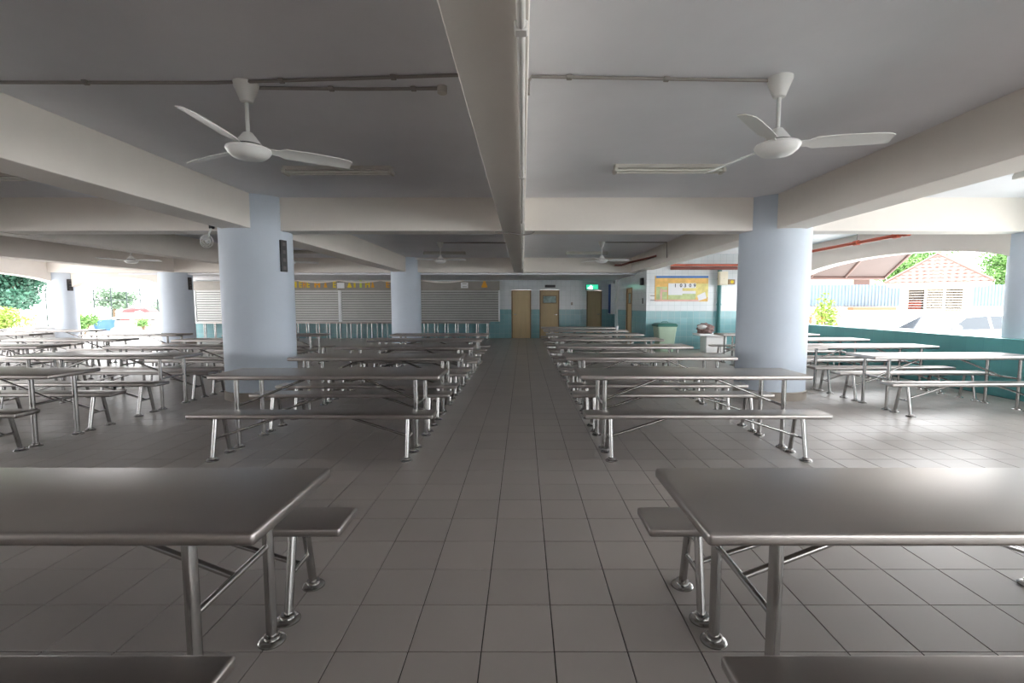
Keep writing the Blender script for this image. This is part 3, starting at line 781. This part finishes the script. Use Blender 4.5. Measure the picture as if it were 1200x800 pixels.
def tree(loc, h, r, m, label, seed, n=9000, size=.22):
    rnd = random.Random(seed); bl = []; tr = [[(0, 0, 0), (.08, .05, h * .35), (0, 0, h * .75)]]
    for k in range(9):
        a = rnd.uniform(0, 6.28); rr_ = r * rnd.uniform(.2, .75); z = h * rnd.uniform(.42, .9)
        bl.append((math.cos(a) * rr_, math.sin(a) * rr_, z, r * rnd.uniform(.35, .55), r * rnd.uniform(.35, .55), h * rnd.uniform(.1, .17)))
        if k < 5: tr.append([(.03, 0, h * .35), (math.cos(a) * rr_ * .5, math.sin(a) * rr_ * .5, (h * .35 + z) / 2), (math.cos(a) * rr_, math.sin(a) * rr_, z)])
    bl.append((0, 0, h * .7, r * .6, r * .6, h * .25))
    plant('tree', loc, bl, n, size, m, tr, label, 'tree', seed, .16)
def shrub(loc, w, h, m, label, seed, n=1600, size=.13):
    rnd = random.Random(seed); bl = []; tr = []
    for k in range(6):
        x, y = rnd.uniform(-w, w) * .6, rnd.uniform(-.4, .4) * w * .6; z = h * rnd.uniform(.4, .75)
        bl.append((x, y, z, w * .45, w * .4, h * .33)); tr.append([(x * .2, y * .2, 0), (x * .6, y * .6, z * .5), (x, y, z)])
    plant('shrub', loc, bl, n, size, m, tr, label, 'shrub', seed, .04)
tree((-30.0, 26.5, -.25), 4.7, 2.6, M_LEAFD, 'dark green tree at the left picture edge beyond the parapet', 11, 12000)
tree((-35.5, 31.5, -.25), 5.0, 2.6, M_LEAFD, 'dark green tree farther left behind the fence', 12, 7000)
tree((-32.8, 37.5, -.25), 3.0, 1.7, M_LEAFH, 'green tree with haze in its leaf colour, through the arch behind the fence', 13, 2600)
tree((-28.6, 38, -.25), 2.4, 1.4, M_LEAFH, 'small tree behind the fence in the middle of the arch', 14, 2200)
shrub((-22.5, 20.6, -.004), 1.2, 1.35, M_LEAFL, 'yellow-green shrub left of the corner column', 21)
shrub((-25.3, 22.0, -.004), 1.2, 1.5, M_LEAFL, 'yellow-green shrub at the left picture edge', 22)
shrub((-21.0, 22.3, -.004), .8, 1.05, M_LEAF, 'low green shrub just left of the corner column', 23)
shrub((-23.75, 24.9, -.004), .7, .85, M_LEAFL, 'low green shrub left of the blue tub', 24)
tree((39.5, 38, -.25), 6.6, 3.2, M_LEAF, 'leafy tree at far right behind the gatehouse roof', 31, 9000)
tree((33.5, 41, -.25), 7.2, 3.4, M_LEAF, 'leafy tree behind the peak of the gatehouse roof', 32, 9000)
tree((44.5, 42, -.25), 6.6, 3.2, M_LEAF, 'leafy tree farthest right behind the blue sheet fence', 33, 6000)
shrub((12.35, 19.2, -.25), .55, 2.15, M_LEAFL, 'slender pale green shrub against the blue sheet fence', 34, 700, .14)

# ------------------------------------------------------------------ things beyond the left arch
tb = empty('plastic_tub', (-22.87, 25.6, -.004), 'big blue plastic tub standing beyond the arch', 'tub')
part('tub_body', lathe_me([(0, 0), (.42, 0), (.47, .56), (.44, .56), (.40, .03), (0, .03)], 32), M_TUB, tb)
part('tub_rim', lathe_me([(.46, .55), (.495, .55), (.495, .60), (.445, .60), (.445, .55)], 32), M_TUB, tb)
cf = empty('court_fence', (-27.0, 30, -.25), 'tall dark steel court fence seen through the arch', 'fence')
fx = (-5.2, -3.4, -.35, .75, 1.75, 2.6, 3.7, 4.8)
for x in fx: part('fence_post', tube_me([(x, 0, 0), (x, 0, 2.75)], .035, 8), M_FENCE, cf)
for z in (1.95, .75): part('fence_rail', tube_me([(fx[0], 0, z), (fx[-1], 0, z)], .025, 8), M_FENCE, cf)
tp = empty('tarpaulin_load', (-23.3, 28.6, -.25), 'red tarpaulin draped over a load beyond the arch', 'tarpaulin')
bm = bmesh.new(); nx, ny = 24, 10; g = []
for i in range(nx + 1):
    row = []
    for j in range(ny + 1):
        u, v = i / nx * 2 - 1, j / ny * 2 - 1
        e = (1 - abs(u) ** 6) * (1 - abs(v) ** 6); z = .35 + e * 1.12 + .05 * math.sin(u * 9) * math.cos(v * 4)
        row.append(bm.verts.new((u * 1.15, v * .6, z)))
    g.append(row)
for i in range(nx):
    for j in range(ny): bm.faces.new((g[i][j], g[i + 1][j], g[i + 1][j + 1], g[i][j + 1]))
o = part('tarpaulin', fin(bm, 60), M_TARP, tp); o.modifiers.new('t', 'SOLIDIFY').thickness = .02
part('load_crate', bbox(-1.08, 1.08, -.52, .52, 0, 1.2, .02, 1), M_STONE, tp)
bm = bmesh.new(); bmesh.ops.create_icosphere(bm, subdivisions=3, radius=1)
for v in bm.verts:
    c = v.co; v.co = Vector((c.x * .26, c.y * .2, max(-.14, c.z * .2))) * (1 + .1 * math.sin(c.x * 7 + c.z * 6))
stw = empty('stone_wall', (-22.2, 27.0, -.004), 'low grey stone wall and slab in front of the red tarpaulin', 'wall')
part('wall_base', bbox(-1.4, 1.5, -.2, .2, 0, .52, .02, 1), M_OUTW, stw); part('wall_cap', bbox(-1.5, 1.6, -.26, .26, .60, .70, .015, 1), M_STONE, stw)
for x in (-1.2, -.2, .8): part('wall_block', bbox(x - .12, x + .12, -.15, .15, .52, .60), M_STONE, stw)
tag(link('sack', fin(bm, 60), M_SACK, None, (-22.1, 27.0, .86)), 'white sack resting on the grey stone wall', 'sack')
shrub((-21.2, 26.2, -.004), .55, .62, M_LEAF, 'small green plant at the foot of the stone wall', 25, 500, .1)
rb = tag(link('rubble_heap', None if False else lathe_me([(0, 0), (.5, 0), (.42, .14), (.2, .26), (0, .3)], 14), M_OUTW, None, (-21.6, 25.2, -.004)), 'pale heap of sand in front of the stone wall', 'sand heap')

# ------------------------------------------------------------------ gatehouse
GX, GY = 23.35, 26.7
gh = empty('gatehouse', (GX, GY, -.25), 'cream gatehouse with a hipped terracotta tile roof and louvred windows', 'gatehouse', rz=math.radians(-41))
hw, dp, eh = 1.5, 3.0, 2.75
bm = bmesh.new()
wx0, wx1, wz0, wz1 = -1.22, 1.20, 1.28, 2.58
box(bm, -hw, wx0, 0, .15, 0, eh); box(bm, wx1, hw, 0, .15, 0, eh); box(bm, wx0, wx1, 0, .15, 0, wz0); box(bm, wx0, wx1, 0, .15, wz1, eh)
box(bm, -hw, -hw + .15, .15, dp, 0, eh); box(bm, hw - .15, hw, .15, dp, 0, eh); box(bm, -hw + .15, hw - .15, dp - .15, dp, 0, eh)
part('gatehouse_wall', fin(bm), M_OUTW, gh)
for k in range(3):
    xa = wx0 + (wx1 - wx0) * k / 3; xb = wx0 + (wx1 - wx0) * (k + 1) / 3
    bm = bmesh.new(); e = .05
    box(bm, xa, xb, .03, .1, wz0, wz0 + e); box(bm, xa, xb, .03, .1, wz1 - e, wz1); box(bm, xa, xa + e, .03, .1, wz0 + e, wz1 - e); box(bm, xb - e, xb, .03, .1, wz0 + e, wz1 - e)
    wi = part('window', fin(bm), M_CREAM, gh)
    for j in range(8):
        z = wz0 + .1 + j * .145
        part('louvre', bbox(xa + e, xb - e, .04, .10, z, z + (.02 if k == 0 else .05)), M_SACK, wi)
part('red_panel', bbox(-1.2, -.6, 1.5, 1.6, .9, 1.9), M_RED, gh); part('interior_panel', bbox(-.45, 1.3, 2.2, 2.3, .2, 2.6), M_CREAM, gh)
part('fascia', bbox(-2.2, 2.2, -.72, dp + .72, eh, eh + .16, .01, 1), M_OUTW, gh)
bm = bmesh.new(); cyc = dp / 2; apex = 4.45; n = 8
for side in range(4):
    for c in range(n):
        t0, t1 = c / n, (c + 1.12) / n
        half0 = 2.25 * (1 - t0); half1 = 2.25 * (1 - min(t1, 1)); d0 = (dp / 2 + .75) * (1 - t0); d1 = (dp / 2 + .75) * (1 - min(t1, 1))
        z0 = eh + .16 + (apex - eh) * t0; z1 = eh + .16 + (apex - eh) * min(t1, 1)
        W0, W1, D0, D1 = (half0, half1, d0, d1) if side % 2 == 0 else (d0, d1, half0, half1)
        m_ = max(1, int(W0 * 2 / .32))
        for k in range(m_):
            def pt(u, W_, D_, z, off):
                x = -W_ + 2 * W_ * u; y = -D_
                a = side * PI / 2
                return (x * math.cos(a) - y * math.sin(a), cyc + x * math.sin(a) + y * math.cos(a), z + off)
            ua, um, ub = k / m_, (k + .5) / m_, (k + 1) / m_
            vv = [bm.verts.new(pt(u, W0, D0, z0, o_)) for u, o_ in ((ua, .03), (um, .10), (ub, .03))] + [bm.verts.new(pt(u, W1, D1, z1, o_)) for u, o_ in ((ub, .0), (um, .03), (ua, .0))]
            bm.faces.new((vv[0], vv[1], vv[4], vv[5])); bm.faces.new((vv[1], vv[2], vv[3], vv[4]))
            lo = [bm.verts.new((v.co.x, v.co.y, v.co.z - .06)) for v in vv[:3]]
            bm.faces.new((vv[0], lo[0], lo[1], vv[1])); bm.faces.new((vv[1], lo[1], lo[2], vv[2]))
me = bpy.data.meshes.new('roof'); bm.to_mesh(me); bm.free()
part('roof_tiles', me, M_ROOFT, gh, kind='stuff')
for sx in (-1, 1):
    for yy in (-.75, dp + .75):
        part('hip_ridge', tube_me([(sx * 2.25, yy, eh + .22), (0, cyc, apex + .2)], .07, 8), M_ROOFT, gh)

# boundary wall, sheet fence
bw = empty('boundary_wall', (14.0, 22.6, -.25), 'white boundary wall between the parapet and the gatehouse', 'wall')
part('wall_body', bbox(-3.8, 4.0, 0, .2, 0, 1.32), M_OUTW, bw); part('wall_coping', bbox(-3.85, 4.05, -.05, .25, 1.32, 1.40, .01, 1), M_OUTW, bw)
for i, x in enumerate((13.75, 14.3)):
    hy = empty('hose_valve', (x, 22.42, .55), ('red valve and pipe on the boundary wall, nearest the column', 'red valve on the boundary wall, farther from the column')[i], 'valve', 'red valves on the boundary wall')
    part('valve_body', lathe_me([(0, 0), (.07, 0), (.08, .1), (.05, .2), (.09, .24), (.09, .3), (0, .32)], 14), M_RED, hy); part('valve_wheel', lathe_me([(0, .36), (.11, .36), (.11, .39), (0, .39)], 14), M_RED, hy); part('valve_stem', tube_me([(0, 0, .3), (0, 0, .37)], .02, 8), M_RED, hy); part('supply_pipe', tube_me([(0, 0, -.8), (0, 0, .02)], .03, 8), M_RED, hy)
def corr(x0, x1, y, z0, z1, label):
    o = empty('sheet_fence', ((x0 + x1) / 2, y, -.25), label, 'fence'); bm = bmesh.new(); w = (x1 - x0) / 2; x = -w; prev = None; k = 0
    while x < w:
        for dx, dy in ((0, 0), (.10, 0), (.13, -.06), (.21, -.06), (.24, 0)):
            a = bm.verts.new((x + dx, dy, z0 + .25)); b = bm.verts.new((x + dx, dy, z1 + .25))
            if prev and not (dx == 0 and k == 0): bm.faces.new((prev[0], a, b, prev[1]))
            prev = (a, b)
        x += .24; k += 1
    me = fin(bm); p = part('corrugated_sheet', me, M_CORR, o, kind='stuff'); p.modifiers.new('t', 'SOLIDIFY').thickness = .01
    part('base_wall', bbox(-w, w, .0, .2, 0, z0 + .3), M_OUTW, o)
    for i in range(int(w * 2 / 3) + 1): part('fence_post', bbox(-w + i * 3, -w + i * 3 + .1, .02, .12, 0, z1 + .2), M_COND, o)
corr(14, 40, 34, 1.30, 2.85, 'pale blue corrugated sheet fence running behind the gatehouse')
tag(link('planter_box', bbox(22.9, 25.9, 32.6, 33.2, -.25, 1.25, .02, 1), M_RED), 'long red planter box below the blue sheet fence', 'planter')
tag(link('planter_box', bbox(19.5, 21.2, 32.6, 33.2, -.25, 1.15, .02, 1), M_DFRAME), 'short brown planter box below the blue sheet fence', 'planter')
hs = empty('house', (31, 48, -.25), 'cream and red house far behind the brown canopy', 'house')
part('house_wall', bbox(-5, 5, 0, 6, 0, 4.6), M_OUTW, hs); part('house_band', bbox(-5.05, 5.05, -.05, 6.05, 2.9, 3.5), M_ROOFT, hs)
part('house_roof', prism([(-5.6, 4.6), (5.6, 4.6), (0, 6.4)], -.6, 6.6, 'xz'), M_CANOPY, hs)
part('house_window', bbox(2.6, 4.2, -.04, .02, 3.65, 4.35), M_CANRIB, hs)

# brown canopy
cn = empty('canopy', (11.5, 20.0, -.25), 'brown sloping canopy with dark ribs seen through the right arch', 'canopy')
dv = Vector((-.64, -2.0, .74)) * 1.25
A0, B0 = Vector((-.6, 0, 2.83)), Vector((3.8, 0, 2.83)); A1, B1 = A0 + dv, B0 + dv
bm = bmesh.new(); q = [bm.verts.new(p) for p in (A0, B0, B1, A1)]; q2 = [bm.verts.new(p + Vector((0, 0, .05))) for p in (A0, B0, B1, A1)]
bm.faces.new(q); bm.faces.new(q2[::-1])
for k in range(4): bm.faces.new((q[k], q2[k], q2[(k + 1) % 4], q[(k + 1) % 4]))
part('canopy_sheet', fin(bm), M_CANOPY, cn)
for t in (.0, .29, .62, 1.0):
    p = A0.lerp(B0, t); part('canopy_rib', tube_me([p - Vector((0, 0, .03)), p + dv - Vector((0, 0, .03))], .045, 8), M_CANRIB, cn)
part('edge_beam', tube_me([A0 - Vector((0, 0, .04)), B0 - Vector((0, 0, .04))], .07, 8), M_CANRIB, cn)
part('canopy_post', tube_me([(-.5, 0, 0), (-.5, 0, 2.8)], .06, 10), M_CANRIB, cn)
part('canopy_post', tube_me([Vector((A1.x + .1, A1.y, 0)), Vector((A1.x + .1, A1.y, A1.z))], .06, 10), M_CANRIB, cn)

# ------------------------------------------------------------------ parked car (nose to the left)
car = empty('car', (12.4, 13.6, -.25), 'white parked car outside the right arch, nose toward the left', 'car')
def loft(secs, m, name, bev=None):
    pass
hwid = .84
low = [(-2.05, .32), (-2.12, .55), (-2.02, .72), (-1.1, .93), (-.95, .95), (1.55, .98), (2.05, .92), (2.12, .6), (2.05, .32)]
bm = bmesh.new()
A = [bm.verts.new((x, -hwid + (.08 if z < .4 else 0), z)) for x, z in low]; B = [bm.verts.new((x, hwid - (.08 if z < .4 else 0), z)) for x, z in low]
bm.faces.new(A); bm.faces.new(B[::-1])
for i in range(len(low)): bm.faces.new((A[i], B[i], B[(i + 1) % len(low)], A[(i + 1) % len(low)]))
bmesh.ops.bevel(bm, geom=bm.edges[:], offset=.05, segments=3, affect='EDGES')
part('car_body', fin(bm, 40), M_CAR, car)
cab = [(-1.02, .93), (-.25, 1.37), (.1, 1.43), (.9, 1.42), (1.25, 1.36), (1.85, .95)]
bm = bmesh.new(); tw = lambda z: hwid - .04 - (z - .93) * .36
A = [bm.verts.new((x, -tw(z), z)) for x, z in cab]; B = [bm.verts.new((x, tw(z), z)) for x, z in cab]
bm.faces.new(A); bm.faces.new(B[::-1])
for i in range(len(cab)): bm.faces.new((A[i], B[i], B[(i + 1) % len(cab)], A[(i + 1) % len(cab)]))
bmesh.ops.bevel(bm, geom=bm.edges[:], offset=.03, segments=2, affect='EDGES')
part('car_cabin', fin(bm, 40), M_CAR, car)
def side_win(poly, name, s=-1):
    bm = bmesh.new(); vs = [bm.verts.new((x, s * (tw(z) + .006), z)) for x, z in poly]; bm.faces.new(vs)
    r = bmesh.ops.extrude_face_region(bm, geom=bm.faces[:]); bmesh.ops.translate(bm, vec=(0, -s * .03, 0), verts=[v for v in r['geom'] if isinstance(v, bmesh.types.BMVert)])
    part(name, fin(bm), M_GLASS, car)
for s in (-1, 1):
    side_win([(-.72, .98), (-.18, 1.31), (.40, 1.355), (.40, .99)], 'front_window', s); side_win([(.48, .99), (.48, 1.355), (.88, 1.35), (1.16, 1.25), (1.24, 1.0)], 'rear_window', s)
bm = bmesh.new(); d = Vector((.77, 0, .44)).normalized(); nrm = Vector((-d.z, 0, d.x))
pts = [Vector((-.97, -.68, .965)), Vector((-.97, .68, .965)), Vector((-.31, .58, 1.34)), Vector((-.31, -.58, 1.34))]
bm.faces.new([bm.verts.new(p + nrm * .012) for p in pts]); part('windscreen', fin(bm), M_GLASS, car)
for s in (-1, 1):
    part('door_mirror', lathe_me([(0, -.09), (.06, -.08), (.085, 0), (.06, .07), (0, .08)], 14), M_CAR, car, (-.62, s * (hwid + .06), 1.04), (0, PI / 2, 0))
    for x in (-1.3, 1.3):
        w = part('wheel', lathe_me([(.18, -.09), (.29, -.09), (.31, -.06), (.31, .06), (.29, .09), (.18, .09)], 28), M_RUB, car, (x, s * (hwid - .08), .31), (PI / 2, 0, 0))
        part('hub_cap', lathe_me([(0, -.085), (.17, -.085), (.18, -.05), (.18, .085), (0, .085)], 20), M_SACK, w)
    part('door_handle', bbox(.22, .38, s * (hwid) - .02, s * (hwid) + .02, .84, .87, .008, 1), M_CAR, car)
    part('head_lamp', bbox(-2.09, -1.9, s * .6 - .16, s * .6 + .16, .60, .72, .02, 2), M_TUBEG, car)

# drop the placeholder label if a prototype stayed unused
for o in (PT, PB):
    if o.get('label') == 'x': raise SystemExit('prototype unused')
